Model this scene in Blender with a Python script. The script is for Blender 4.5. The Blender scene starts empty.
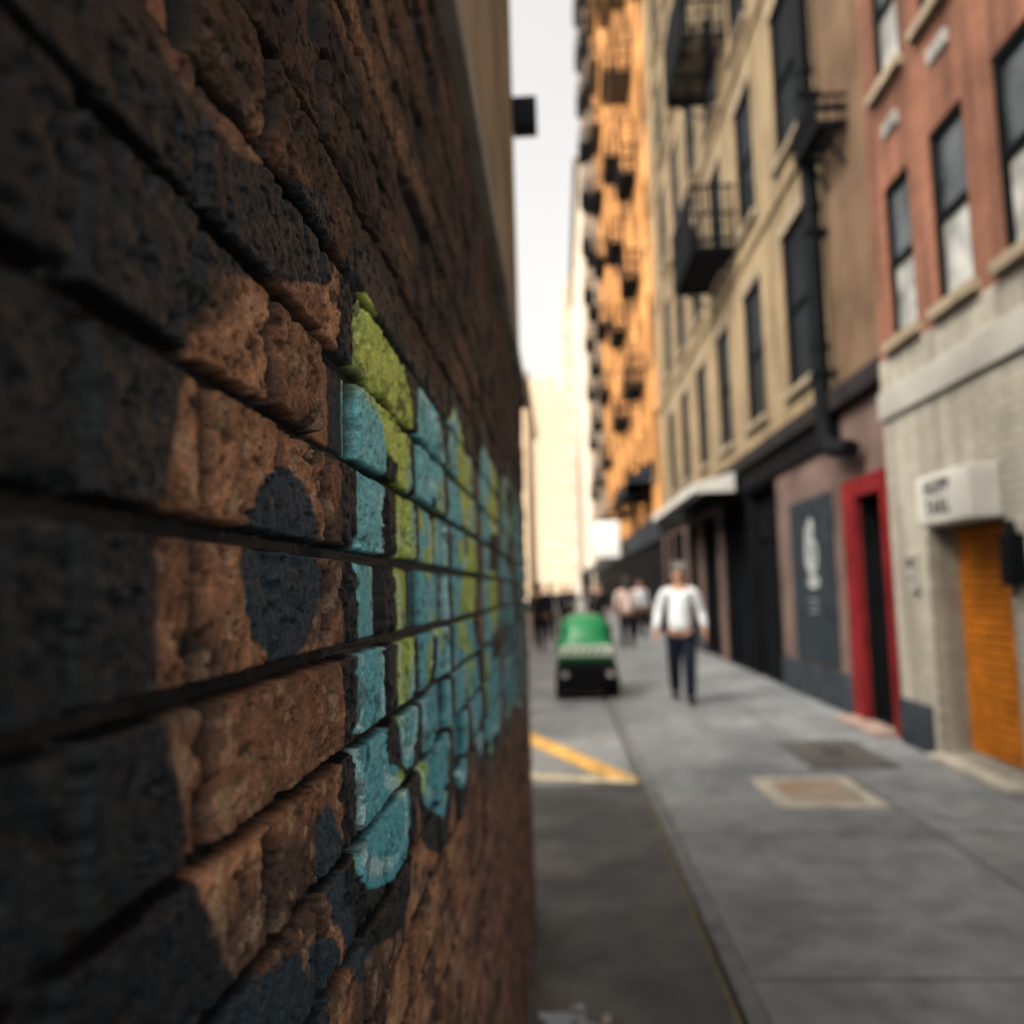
import bpy, bmesh, math, random
import numpy as np
from mathutils import Matrix, Vector
random.seed(4)
scene=bpy.context.scene
COL=scene.collection

# ------------------------------------------------------------------ camera
F=853.0
off=Matrix.Rotation(math.radians(-1.5),2)@Vector((48,-78))
yaw=math.atan(off[0]/F); pit=math.atan(-off[1]/F)
M=Matrix.Rotation(yaw,3,'Z')@Matrix.Rotation(math.pi/2+pit,3,'X')@Matrix.Rotation(math.radians(-1.5),3,'Z')
cd=bpy.data.cameras.new("camera"); cam=bpy.data.objects.new("camera",cd); COL.objects.link(cam)
cam.matrix_world=Matrix.Translation((0,0,1.5))@M.to_4x4()
cd.sensor_width=36; cd.lens=36*F/1024; cd.clip_start=0.02; cd.clip_end=3000
cd.dof.use_dof=True; cd.dof.focus_distance=0.61; cd.dof.aperture_fstop=3.8
scene.camera=cam
scene.view_settings.view_transform='Standard'; scene.view_settings.look='None'; scene.view_settings.exposure=0

# ------------------------------------------------------------------ world / sun
w=bpy.data.worlds.new("World"); scene.world=w; w.use_nodes=True
nt=w.node_tree; nt.nodes.clear()
sky=nt.nodes.new('ShaderNodeTexSky'); sky.sky_type='NISHITA'; sky.sun_disc=False
D=Vector((-0.62,-0.42,0.80)).normalized()
sky.sun_elevation=math.asin(D.z); sky.sun_rotation=math.atan2(D.x,D.y)
sky.dust_density=8.0; sky.air_density=1.0; sky.ozone_density=0.6
hs=nt.nodes.new('ShaderNodeHueSaturation'); hs.inputs['Saturation'].default_value=0.12; hs.inputs['Value'].default_value=2.65
wm_=nt.nodes.new('ShaderNodeVectorMath'); wm_.operation='MULTIPLY'; wm_.inputs[1].default_value=(1.04,1.0,0.94)
bg=nt.nodes.new('ShaderNodeBackground'); bg.inputs[1].default_value=0.15
wo=nt.nodes.new('ShaderNodeOutputWorld')
nt.links.new(sky.outputs[0],hs.inputs['Color']); nt.links.new(hs.outputs[0],wm_.inputs[0]); nt.links.new(wm_.outputs[0],bg.inputs[0]); nt.links.new(bg.outputs[0],wo.inputs[0])
sl=bpy.data.lights.new("sun",'SUN'); sl.energy=2.5; sl.angle=math.radians(11); sl.color=(1,0.86,0.68)
so=bpy.data.objects.new("sun",sl); COL.objects.link(so)
so.rotation_euler=D.to_track_quat('Z','Y').to_euler()

# ------------------------------------------------------------------ materials
def S(nt,a,b): nt.links.new(a,b)
def mat(name,col,rough=0.8,metal=0.0,var=0.25,vscale=3.0,bump=0.0,bscale=40,stain=None,spec=0.4,ior=None):
    m=bpy.data.materials.new(name); m.use_nodes=True; n=m.node_tree; p=n.nodes['Principled BSDF']
    p.inputs['Roughness'].default_value=rough; p.inputs['Metallic'].default_value=metal
    p.inputs['Specular IOR Level'].default_value=spec
    if ior is None: ior=1.18 if spec<=0.26 else 1.45
    p.inputs['IOR'].default_value=ior
    g=n.nodes.new('ShaderNodeNewGeometry')
    t=n.nodes.new('ShaderNodeTexNoise'); t.inputs['Scale'].default_value=vscale; t.inputs['Detail'].default_value=6
    S(n,g.outputs['Position'],t.inputs['Vector'])
    r=n.nodes.new('ShaderNodeValToRGB'); e=r.color_ramp.elements
    e[0].position=0.3; e[1].position=0.72
    c2=stain if stain else tuple(c*(1-var*1.6) for c in col)
    e[0].color=(*[max(0,c) for c in c2],1); e[1].color=(*[min(1,c*(1+var*0.5)) for c in col],1)
    S(n,t.outputs[0],r.inputs[0]); S(n,r.outputs[0],p.inputs['Base Color'])
    if bump>0:
        t2=n.nodes.new('ShaderNodeTexNoise'); t2.inputs['Scale'].default_value=bscale; t2.inputs['Detail'].default_value=4
        S(n,g.outputs['Position'],t2.inputs['Vector'])
        b=n.nodes.new('ShaderNodeBump'); b.inputs['Strength'].default_value=bump; b.inputs['Distance'].default_value=0.02
        S(n,t2.outputs[0],b.inputs['Height']); S(n,b.outputs[0],p.inputs['Normal'])
    return m
def brickmat(name,c1,c2,mortar,bw=0.22,bh=0.075,grime=(0.4,0.9),gscale=0.6,bump=0.4):
    m=bpy.data.materials.new(name); m.use_nodes=True; n=m.node_tree; p=n.nodes['Principled BSDF']
    p.inputs['Roughness'].default_value=0.85; p.inputs['Specular IOR Level'].default_value=0.3; p.inputs['IOR'].default_value=1.3
    g=n.nodes.new('ShaderNodeNewGeometry'); s=n.nodes.new('ShaderNodeSeparateXYZ'); S(n,g.outputs['Position'],s.inputs[0])
    a=n.nodes.new('ShaderNodeMath'); a.operation='ADD'; S(n,s.outputs[0],a.inputs[0]); S(n,s.outputs[1],a.inputs[1])
    c=n.nodes.new('ShaderNodeCombineXYZ'); S(n,a.outputs[0],c.inputs[0]); S(n,s.outputs[2],c.inputs[1])
    b=n.nodes.new('ShaderNodeTexBrick'); S(n,c.outputs[0],b.inputs['Vector'])
    b.inputs['Color1'].default_value=(*c1,1); b.inputs['Color2'].default_value=(*c2,1); b.inputs['Mortar'].default_value=(*mortar,1)
    b.inputs['Scale'].default_value=1; b.inputs['Brick Width'].default_value=bw; b.inputs['Row Height'].default_value=bh
    b.inputs['Mortar Size'].default_value=0.006; b.inputs['Mortar Smooth'].default_value=0.3
    t=n.nodes.new('ShaderNodeTexNoise'); t.inputs['Scale'].default_value=gscale; t.inputs['Detail'].default_value=8; t.inputs['Roughness'].default_value=0.65
    S(n,g.outputs['Position'],t.inputs['Vector'])
    mr=n.nodes.new('ShaderNodeMapRange'); mr.inputs['From Min'].default_value=0.3; mr.inputs['From Max'].default_value=0.7
    mr.inputs['To Min'].default_value=grime[0]; mr.inputs['To Max'].default_value=grime[1]; S(n,t.outputs[0],mr.inputs[0])
    mp_=n.nodes.new('ShaderNodeMapping'); mp_.inputs['Scale'].default_value=(3.0,3.0,0.25); S(n,g.outputs['Position'],mp_.inputs['Vector'])
    t3=n.nodes.new('ShaderNodeTexNoise'); t3.inputs['Scale'].default_value=1.5; t3.inputs['Detail'].default_value=5; S(n,mp_.outputs[0],t3.inputs['Vector'])
    mr3=n.nodes.new('ShaderNodeMapRange'); mr3.inputs['From Min'].default_value=0.38; mr3.inputs['From Max'].default_value=0.6; mr3.inputs['To Min'].default_value=0.62; mr3.inputs['To Max'].default_value=1.05; S(n,t3.outputs[0],mr3.inputs[0])
    mm=n.nodes.new('ShaderNodeMath'); mm.operation='MULTIPLY'; S(n,mr.outputs[0],mm.inputs[0]); S(n,mr3.outputs[0],mm.inputs[1])
    v=n.nodes.new('ShaderNodeVectorMath'); v.operation='SCALE'; S(n,b.outputs['Color'],v.inputs[0]); S(n,mm.outputs[0],v.inputs['Scale'])
    S(n,v.outputs[0],p.inputs['Base Color'])
    bp=n.nodes.new('ShaderNodeBump'); bp.inputs['Strength'].default_value=bump; bp.inputs['Distance'].default_value=0.01; bp.invert=True
    S(n,b.outputs['Fac'],bp.inputs['Height']); S(n,bp.outputs[0],p.inputs['Normal'])
    return m

m_beige=brickmat("beige_masonry",(0.270,0.203,0.120),(0.238,0.178,0.104),(0.20,0.155,0.095),bw=0.5,bh=0.18,grime=(0.55,1.12),gscale=0.5,bump=0.2)
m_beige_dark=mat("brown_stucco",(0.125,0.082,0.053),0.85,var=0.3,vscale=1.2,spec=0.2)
m_mauve=mat("mauve_render",(0.125,0.087,0.075),0.8,var=0.3,vscale=1.5,spec=0.2)
m_dark=mat("black_paint",(0.006,0.006,0.007),0.7,var=0.2,spec=0.15)
m_iron=mat("black_iron",(0.005,0.006,0.007),0.6,metal=0.0,var=0.2,spec=0.2)
m_slate=mat("slate_paint",(0.022,0.029,0.036),0.6,var=0.3,vscale=4,spec=0.25)
m_slate2=mat("slate_base",(0.03,0.037,0.046),0.6,var=0.3,vscale=4,spec=0.25)
m_white=mat("white_paint",(0.48,0.47,0.43),0.6,var=0.15)
m_awn=mat("awning_cloth",(0.42,0.41,0.38),0.8,var=0.15)
m_stone=mat("stone_trim",(0.22,0.175,0.12),0.85,var=0.25,vscale=4)
m_grey=mat("grey_render",(0.28,0.27,0.245),0.85,var=0.2,vscale=1.2,bump=0.2)
m_red=mat("red_door_paint",(0.15,0.012,0.014),0.5,var=0.3,spec=0.25)
m_orange=mat("orange_shutter",(0.36,0.115,0.012),0.5,var=0.25,vscale=5,spec=0.25)
m_glass=mat("window_glass",(0.005,0.0065,0.0085),0.3,var=0.1,spec=0.2,ior=1.10)
m_glass2=mat("window_glass_blue",(0.055,0.068,0.074),0.15,var=0.6,vscale=2,spec=0.4,ior=1.3)
m_blind=mat("window_blind",(0.34,0.34,0.32),0.3,var=0.5,vscale=2.5)
m_redbrick=brickmat("red_painted_brick",(0.220,0.098,0.062),(0.182,0.078,0.049),(0.16,0.082,0.055),grime=(0.5,1.15),bump=0.3)
m_whitebrick=brickmat("white_painted_brick",(0.37,0.345,0.29),(0.315,0.292,0.245),(0.21,0.195,0.16),grime=(0.6,1.08),bump=0.8)
m_tower=brickmat("sunlit_orange_brick",(0.80,0.38,0.125),(0.62,0.27,0.08),(0.5,0.27,0.11),bw=0.6,bh=0.3,grime=(0.40,1.15),gscale=0.25,bump=0.1)  # warm sun glow on the tower is put into this orange
m_tower2=brickmat("shaded_side_brick",(0.30,0.22,0.16),(0.25,0.185,0.135),(0.22,0.17,0.13),bw=0.6,bh=0.3,grime=(0.6,1.1),gscale=0.2,bump=0.1)  # shade of the tower's left side, put into the brick colour
m_pale=mat("haze_paled_stone",(0.60,0.48,0.34),0.9,var=0.10,vscale=0.05)  # distance haze baked into a pale base colour; also reused as cream render
m_pale2=mat("haze_paled_grey_stone",(0.54,0.47,0.38),0.9,var=0.10,vscale=0.05)  # paled as well, in place of haze in the air
m_palewin=mat("haze_tinted_window",(0.50,0.41,0.30),0.8,var=0.05,vscale=0.3,spec=0.1)  # panes toned close to the walls to suggest haze
m_ochre=mat("ochre_render",(0.27,0.19,0.11),0.85,var=0.35,vscale=2.0,bump=0.5,bscale=25)
m_ledge=mat("ledge_stone",(0.27,0.235,0.185),0.85,var=0.3,vscale=5)
m_brown=mat("brown_brick_plain",(0.2,0.1,0.06),0.9,var=0.3)
m_yellow=mat("yellow_road_paint",(0.70,0.40,0.10),0.7,var=0.4,vscale=9)
m_wmark=mat("white_road_paint",(0.66,0.56,0.36),0.7,var=0.35,vscale=9)
m_kerbline=mat("faded_yellow_line",(0.15,0.115,0.05),0.8,var=0.5,vscale=7,stain=(0.05,0.048,0.043))
m_kerb=mat("kerb_stone",(0.15,0.153,0.15),0.85,var=0.25,vscale=5,bump=0.3,spec=0.25)
m_plate=mat("cast_concrete_frame",(0.36,0.33,0.27),0.8,var=0.25,vscale=6)
m_rust=mat("rusty_steel_plate",(0.18,0.105,0.055),0.6,var=0.5,vscale=4,stain=(0.25,0.23,0.19))
m_dplate=mat("dark_steel_plate",(0.07,0.066,0.062),0.6,var=0.3,vscale=4)
m_skin=mat("skin",(0.38,0.20,0.13),0.6,var=0.08)
m_hair=mat("hair",(0.03,0.02,0.015),0.7,var=0.1)
m_shoe=mat("shoe_leather",(0.012,0.011,0.010),0.5,var=0.1,spec=0.2)
m_tyre=mat("tyre_rubber",(0.010,0.010,0.010),0.8,var=0.1,spec=0.2)
m_green=mat("green_vehicle_paint",(0.012,0.18,0.06),0.35,var=0.15)

# ------------------------------------------------------------------ mesh builder
class MB:
    def __init__(s): s.v=[]; s.f=[]; s.mi=[]
    def quad(s,pts,m=0):
        i=len(s.v); s.v+= [tuple(p) for p in pts]; s.f.append(tuple(range(i,i+len(pts)))); s.mi.append(m)
    def box(s,x0,x1,y0,y1,z0,z1,m=0):
        i=len(s.v)
        s.v+=[(x0,y0,z0),(x1,y0,z0),(x1,y1,z0),(x0,y1,z0),(x0,y0,z1),(x1,y0,z1),(x1,y1,z1),(x0,y1,z1)]
        for q in [(0,3,2,1),(4,5,6,7),(0,1,5,4),(1,2,6,5),(2,3,7,6),(3,0,4,7)]:
            s.f.append(tuple(i+k for k in q)); s.mi.append(m)
    def tube(s,p,q,r,n=8,m=0,r2=None):
        p=Vector(p);q=Vector(q); d=(q-p).normalized(); a=d.orthogonal().normalized(); b=d.cross(a); r2=r if r2 is None else r2
        i=len(s.v)
        for k in range(n):
            t=2*math.pi*k/n; o=a*math.cos(t)+b*math.sin(t)
            s.v.append(tuple(p+o*r)); s.v.append(tuple(q+o*r2))
        for k in range(n):
            k2=(k+1)%n; s.f.append((i+2*k,i+2*k2,i+2*k2+1,i+2*k+1)); s.mi.append(m)
        s.f.append(tuple(i+2*k for k in range(n))[::-1]); s.f.append(tuple(i+2*k+1 for k in range(n))); s.mi+= [m,m]
    def obj(s,name,mats,parent=None,bevel=0,smooth=False,loc=None,weld=False):
        me=bpy.data.meshes.new(name); me.from_pydata(s.v,[],s.f)
        for m in (mats if isinstance(mats,(list,tuple)) else [mats]): me.materials.append(m)
        me.polygons.foreach_set('material_index',s.mi)
        bm=bmesh.new(); bm.from_mesh(me)
        if weld: bmesh.ops.remove_doubles(bm,verts=bm.verts,dist=0.0005)
        bmesh.ops.recalc_face_normals(bm,faces=bm.faces)
        if bevel>0:
            es=[e for e in bm.edges if len(e.link_faces)==2 and e.calc_face_angle(0)>0.6]
            bmesh.ops.bevel(bm,geom=es,offset=bevel,segments=3,profile=0.6,affect='EDGES',clamp_overlap=True)
        bm.to_mesh(me); bm.free()
        if smooth or bevel>0:
            me.polygons.foreach_set('use_smooth',[True]*len(me.polygons))
            me.set_sharp_from_angle(angle=math.radians(50))
        o=bpy.data.objects.new(name,me); COL.objects.link(o)
        if loc: o.location=loc
        if parent: o.parent=parent
        return o
def empty(name,loc=(0,0,0)):
    o=bpy.data.objects.new(name,None); o.location=loc; COL.objects.link(o); return o
def tag(o,label,cat,group=None):
    o["label"]=label; o["category"]=cat
    if group: o["group"]=group
def struct(o): o["kind"]="structure"

# ------------------------------------------------------------------ noise (numpy)
def hsh(i,j,seed):
    n=(i*374761393+j*668265263+seed*974711)&0x7fffffff
    n=((n^(n>>13))*1274126177)&0x7fffffff
    return ((n^(n>>16))&0xffff)/65535.0
def vnoise(x,y,seed=0):
    xi=np.floor(x).astype(np.int64); yi=np.floor(y).astype(np.int64); fx=x-xi; fy=y-yi
    fx=fx*fx*(3-2*fx); fy=fy*fy*(3-2*fy)
    a=hsh(xi,yi,seed);b=hsh(xi+1,yi,seed);c=hsh(xi,yi+1,seed);d=hsh(xi+1,yi+1,seed)
    return (a*(1-fx)+b*fx)*(1-fy)+(c*(1-fx)+d*fx)*fy
def fbm(x,y,o=4,seed=0,g=0.5):
    s=0;a=1;t=0
    for k in range(o):
        s=s+a*vnoise(x*2**k+17.3*k,y*2**k+9.1*k,seed+k*13); t+=a; a*=g
    return s/t
def sst(a,b,x):
    t=np.clip((x-a)/(b-a),0,1); return t*t*(3-2*t)

# ------------------------------------------------------------------ brick wall with graffiti
WALLX=-0.167; WTOP=2.43; WEND=4.3
ys=[-1.6]
while ys[-1]<WEND:
    y=ys[-1]
    st=0.012 if y<0.08 else (0.0026 if y<0.32 else 0.0015*max(1,(y/0.58))**1.5)
    ys.append(y+min(st,0.016))
ys[-1]=WEND
zs=[1.5]
while zs[-1]<WTOP: zs.append(zs[-1]+min(0.004,0.0011*max(1,(zs[-1]-1.5)/0.36)))
zs[-1]=WTOP
zd=[1.5]
while zd[-1]>-0.06: zd.append(zd[-1]-min(0.004,0.0011*max(1,(1.5-zd[-1])/0.36)))
zs=np.array(zd[::-1][:-1]+zs); ys=np.array(ys)
Yg,Zg=np.meshgrid(ys,zs)
wy=Yg+0.0015*(fbm(Yg*7,Zg*7,2,3)-0.5); wz=Zg+0.0025*(fbm(Yg*3,Zg*9,2,5)-0.5)
CH=0.0765
kk=np.floor((wz-1.533)/CH).astype(np.int64); fz=wz-1.533-kk*CH
offk=np.where(kk%2==0,0.0,0.105)+0.03*(hsh(kk,kk*0,7)-0.5)
yy=wy+offk+0.035
jj=np.floor(yy/0.21).astype(np.int64); fy=yy-jj*0.21
split=hsh(jj,kk,91)>0.48
half=np.where(split,0.0525,0.105)
fy2=np.where(split,np.mod(fy,0.105),fy); sub=np.where(split,(fy>0.105).astype(np.int64),0)
jid=jj*2+sub
r1=hsh(jid,kk,1); r2=hsh(jid,kk,2); r3=hsh(jid,kk,3); r4=hsh(jid,kk,4); r5=hsh(jid,kk,5)
edge=0.0016*(fbm(Yg*120,Zg*120,3,21)-0.5)+0.0014*(fbm(Yg*25,Zg*25,2,22)-0.5)
hx=half-0.0056; hz=CH/2-0.0046
qx=np.abs(fy2-half)-hx+0.002; qz=np.abs(fz-CH/2)-hz+0.002
sd=np.hypot(np.maximum(qx,0),np.maximum(qz,0))+np.minimum(np.maximum(qx,qz),0)-0.002+edge
bf=sst(0.0008,-0.0020,sd)           # 1 on brick, 0 in joint
rough=fbm(Yg*26,Zg*32,5,31,0.6)-0.5
fine=fbm(Yg*180,Zg*180,3,41,0.65)-0.5
med=fbm(Yg*85,Zg*85,4,43,0.6)-0.5
pit_=sst(0.60,0.70,fbm(Yg*130,Zg*130,3,51))
pit2=sst(0.68,0.76,fbm(Yg*48,Zg*48,4,52))
amp=0.2+0.8*r3
zr=Zg-1.5
flatf=np.where(Yg>0.66,0.7,1.0)
H=bf*(0.0160+0.0050*(r1-0.5)+0.0025*(r2-0.5)*(fy2/half-1)+0.0022*(r5-0.5)*(fz/(CH/2)-1)+flatf*(amp*0.0030*rough+0.0032*fine+0.0026*med-0.0034*pit_-0.003*pit2))
near_edge=sst(-0.014,-0.003,sd)
chip=sst(0.60,0.66,fbm(Yg*26,Zg*26,4,61))*bf*near_edge
H-=0.0045*chip
spall=(hsh(jid,kk,77)>0.90)
H=np.where(spall,H*0.25+0.001,H)
H+=(1-bf)*0.0020*(fbm(Yg*60,Zg*60,3,71)-0.5)
# ---- colours
def C3(c): return np.array(c,dtype=np.float64)[None,None,:]
cn=fbm(Yg*22,Zg*22,4,81)
t=np.clip(0.05+0.85*r4+0.5*(cn-0.5),0,1)[...,None]
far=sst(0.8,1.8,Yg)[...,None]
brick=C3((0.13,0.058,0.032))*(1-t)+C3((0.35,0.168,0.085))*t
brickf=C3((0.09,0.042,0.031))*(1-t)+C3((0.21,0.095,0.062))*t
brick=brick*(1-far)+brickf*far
brick=brick*(0.40+1.2*fbm(Yg*90,Zg*90,3,83))[...,None]
dirt=sst(0.47,0.65,fbm(Yg*12,Zg*18,5,85))[...,None]
brick=brick*(1-0.8*dirt)+C3((0.022,0.017,0.015))*0.8*dirt
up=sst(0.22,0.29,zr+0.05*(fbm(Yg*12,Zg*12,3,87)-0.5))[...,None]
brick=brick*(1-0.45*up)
soot=(sst(0.42,0.60,fbm(Yg*4,Zg*16,5,88)))[...,None]*up
brick=brick*(1-0.65*soot)
brick=brick*(1-0.6*pit_[...,None])*(1-0.6*pit2[...,None])
bloom=sst(0.58,0.70,fbm(Yg*60,Zg*60,4,89))[...,None]
brick=brick*(1-0.35*bloom)+C3((0.40,0.27,0.17))*0.35*bloom*(1-0.8*up)
edgew=(sst(-0.006,-0.001,sd)*bf)[...,None]
brick=brick*(1-0.3*edgew)
spl=(spall&(zr<0.28)&(Yg<0.9))[...,None]
brick=np.where(spl,C3((0.28,0.125,0.068))*(0.8+0.6*fine[...,None]),brick)
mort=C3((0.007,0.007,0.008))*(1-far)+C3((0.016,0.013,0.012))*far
col=brick; rgh=np.full(Yg.shape,0.62)
wn=0.003*(fbm(Yg*45,Zg*45,3,95)-0.5)
gy=Yg+wn*1.2; gz=zr+wn
def over(mask,c,rg):
    global col,rgh
    mk=mask[...,None]; col=col*(1-mk)+c*mk; rgh=rgh*(1-mask)+rg*mask
black=C3((0.0050,0.0070,0.0100)); slate=C3((0.012,0.023,0.034))
worn=1-0.85*sst(0.69,0.77,fbm(Yg*55,Zg*55,4,97))
Yb=np.minimum(0.352+2.4*gz**2,0.50)
bz=sst(0.004,-0.004,gy-Yb)*np.maximum(sst(0.245,0.235,gz),sst(0.33,0.30,gy))
over(bz,black*(0.7+0.8*cn[...,None]),0.28)
def cap(y0,z0,y1,z1,sy=1.0):
    dy=(y1-y0)*sy; dz=z1-z0; L=dy*dy+dz*dz+1e-9
    t=np.clip(((gy-y0)*sy*dy+(gz-z0)*dz)/L,0,1)
    return np.hypot((gy-y0)*sy-t*dy,gz-z0-t*dz)
d=np.hypot((gy-0.520)/1.25,gz-0.020); over(sst(0.061,0.058,d),slate*(0.7+0.7*cn[...,None]),0.38)
d=cap(0.43,0.205,0.60,0.262); over(sst(0.034,0.031,d),black,0.35)
d=cap(0.40,-0.215,0.60,-0.262); over(sst(0.030,0.027,d)*worn,slate,0.38)
d=cap(0.60,-0.17,0.70,-0.28); over(sst(0.026,0.023,d)*worn,slate*1.2,0.38)
d=cap(0.455,-0.262,0.52,-0.268); over(sst(0.012,0.009,d),C3((0.5,0.3,0.04)),0.6)
# letters
L=[  # y0,z0,y1,z1,r,green
 (.752,.210,.752,-.185,.062,0),(.752,.210,.90,.195,.062,1),(.925,.190,.925,-.13,.052,1),(.765,-.20,.86,-.225,.052,0),
 (1.07,.190,1.07,-.19,.062,0),(1.07,.200,1.19,.175,.06,0),(1.205,.175,1.205,-.20,.055,0),(1.09,-.205,1.18,-.235,.055,0),
 (1.40,.205,1.40,-.21,.085,0),(1.40,.210,1.58,.175,.075,1),(1.62,.175,1.62,.03,.075,1),(1.58,.0,1.42,-.02,.07,1),(1.51,-.05,1.69,-.22,.075,0),
 (1.97,.215,1.97,-.23,.10,0),(1.97,.215,2.24,.210,.085,1),(1.97,-.02,2.20,-.02,.07,1),(1.97,-.225,2.26,-.23,.085,0),
 (2.88,.225,2.62,.205,.095,1),(2.60,.205,2.60,.02,.095,0),(2.60,.0,2.92,-.04,.095,0),(2.92,-.05,2.92,-.21,.095,0),(2.92,-.22,2.58,-.23,.095,0),
 (3.30,.22,3.30,-.25,.12,0),(3.30,.22,3.7,.0,.11,0),(3.74,.20,3.74,-.25,.12,0)]
dm=np.full(Yg.shape,9.0); gf=np.zeros(Yg.shape)
for (a,b,c,d_,r,g) in L:
    sc=1+0.10*max(0,a-0.75)
    dd=cap(a,b*sc,c,d_*sc)-r*sc**0.5
    closer=dd<dm
    gf=np.where(closer,g,gf); dm=np.minimum(dm,dd)
over(sst(0.046+0.006*np.clip(Yg-.7,0,3),0.043+0.006*np.clip(Yg-.7,0,3),dm),black*0.8,0.4)
cv=fbm(Yg*9,Zg*14,2,101)
gmix=np.clip(gf*sst(-0.16,-0.06,gz+0.12*(cv-0.5))*(0.25+0.75*sst(0.30,0.45,fbm(Yg*6,Zg*8,2,117)))+sst(0.15,0.19,gz+0.08*(cv-0.5))*0.9*(gy<1.0)+0.9*sst(0.66,0.70,cv)*(gy<2.0),0,1)
gmix=gmix*(1-sst(2.2,3.0,Yg)*0.8)
grad=(sst(-0.25,0.22,gz))[...,None]
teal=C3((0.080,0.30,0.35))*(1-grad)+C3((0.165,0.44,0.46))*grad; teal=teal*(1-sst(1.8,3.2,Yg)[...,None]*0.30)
green=C3((0.28,0.40,0.07))*(1-grad)+C3((0.44,0.50,0.10))*grad
fillc=teal*(1-gmix[...,None])+green*gmix[...,None]
hl=sst(0.010,0.004,np.abs(dm+0.016))*sst(0.40,0.52,fbm(Yg*6,Zg*6,2,103))
fillc=fillc*(1-0.55*hl[...,None])+C3((0.50,0.66,0.62))*0.55*hl[...,None]
fillc=fillc*(0.70+0.52*fbm(Yg*120,Zg*120,3,105))[...,None]*(1-0.4*pit_[...,None])
scuff=sst(0.64,0.70,fbm(Yg*40,Zg*55,4,109))
over(sst(0.0015,-0.001,dm)*(1-0.6*scuff),fillc,0.42)
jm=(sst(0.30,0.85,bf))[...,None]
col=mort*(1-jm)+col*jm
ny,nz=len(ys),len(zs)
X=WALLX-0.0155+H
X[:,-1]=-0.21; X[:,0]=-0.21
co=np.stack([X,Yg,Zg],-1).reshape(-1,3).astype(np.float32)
me=bpy.data.meshes.new("brick_face")
nv=ny*nz; nf=(ny-1)*(nz-1)
me.vertices.add(nv); me.vertices.foreach_set('co',co.ravel())
ii=np.arange(nv).reshape(nz,ny)
fq=np.stack([ii[:-1,:-1],ii[:-1,1:],ii[1:,1:],ii[1:,:-1]],-1).reshape(-1,4)
me.loops.add(nf*4); me.loops.foreach_set('vertex_index',fq.ravel().astype(np.int32))
me.polygons.add(nf); me.polygons.foreach_set('loop_start',np.arange(0,nf*4,4,dtype=np.int32))
me.polygons.foreach_set('use_smooth',np.ones(nf,dtype=bool))
me.update(calc_edges=True)
at=me.color_attributes.new("paint",'FLOAT_COLOR','POINT')
rgba=np.concatenate([np.clip(col,0,1),rgh[...,None]],-1).reshape(-1,4).astype(np.float32)
at.data.foreach_set('color',rgba.ravel())
mw=bpy.data.materials.new("painted_brick"); mw.use_nodes=True; n=mw.node_tree; p=n.nodes['Principled BSDF']
va=n.nodes.new('ShaderNodeVertexColor'); va.layer_name="paint"
g=n.nodes.new('ShaderNodeNewGeometry')
t1=n.nodes.new('ShaderNodeTexNoise'); t1.inputs['Scale'].default_value=420; t1.inputs['Detail'].default_value=4; S(n,g.outputs['Position'],t1.inputs['Vector'])
mr=n.nodes.new('ShaderNodeMapRange'); mr.inputs['From Min'].default_value=0.3; mr.inputs['From Max'].default_value=0.7; mr.inputs['To Min'].default_value=0.5; mr.inputs['To Max'].default_value=1.4
S(n,t1.outputs[0],mr.inputs[0])
vm=n.nodes.new('ShaderNodeVectorMath'); vm.operation='SCALE'; S(n,va.outputs['Color'],vm.inputs[0]); S(n,mr.outputs[0],vm.inputs['Scale'])
S(n,vm.outputs[0],p.inputs['Base Color']); S(n,va.outputs['Alpha'],p.inputs['Roughness'])
p.inputs['Specular IOR Level'].default_value=0.5; p.inputs['IOR'].default_value=1.30
bp=n.nodes.new('ShaderNodeBump'); bp.inputs['Strength'].default_value=0.7; bp.inputs['Distance'].default_value=0.0015
S(n,t1.outputs[0],bp.inputs['Height']); S(n,bp.outputs[0],p.inputs['Normal'])
me.materials.append(mw)
bw=empty("brick_building",(-2,1.3,0)); tag(bw,"old brick wall with teal and green graffiti below ochre wall","building")
bface=bpy.data.objects.new("brick_face",me); COL.objects.link(bface)
def par(o,pr):
    o.parent=pr; o.matrix_parent_inverse=Matrix.Translation(-pr.location); return o
par(bface,bw)
b=MB(); b.box(-4.5,-0.2,-1.6,WEND-0.001,-0.06,WTOP); par(b.obj("rear_wall",m_brown),bw)
b=MB(); b.box(-4.5,-0.172,-1.6,WEND-0.01,WTOP+0.06,6.4); par(b.obj("upper_wall",m_ochre),bw)
b=MB(); b.box(-4.4,-0.135,-1.6,WEND+0.02,WTOP+0.002,WTOP+0.058); par(b.obj("ledge",m_ledge,bevel=0.008),bw)
b=MB(); b.box(-0.17,-0.045,WEND-0.14,WEND+0.0,3.88,4.03); par(b.obj("bracket",m_slate,bevel=0.006),bw)
b=MB(); b.box(-4.6,-0.10,-1.7,WEND+0.06,6.402,6.6); par(b.obj("cornice",m_ledge,bevel=0.01),bw)

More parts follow.
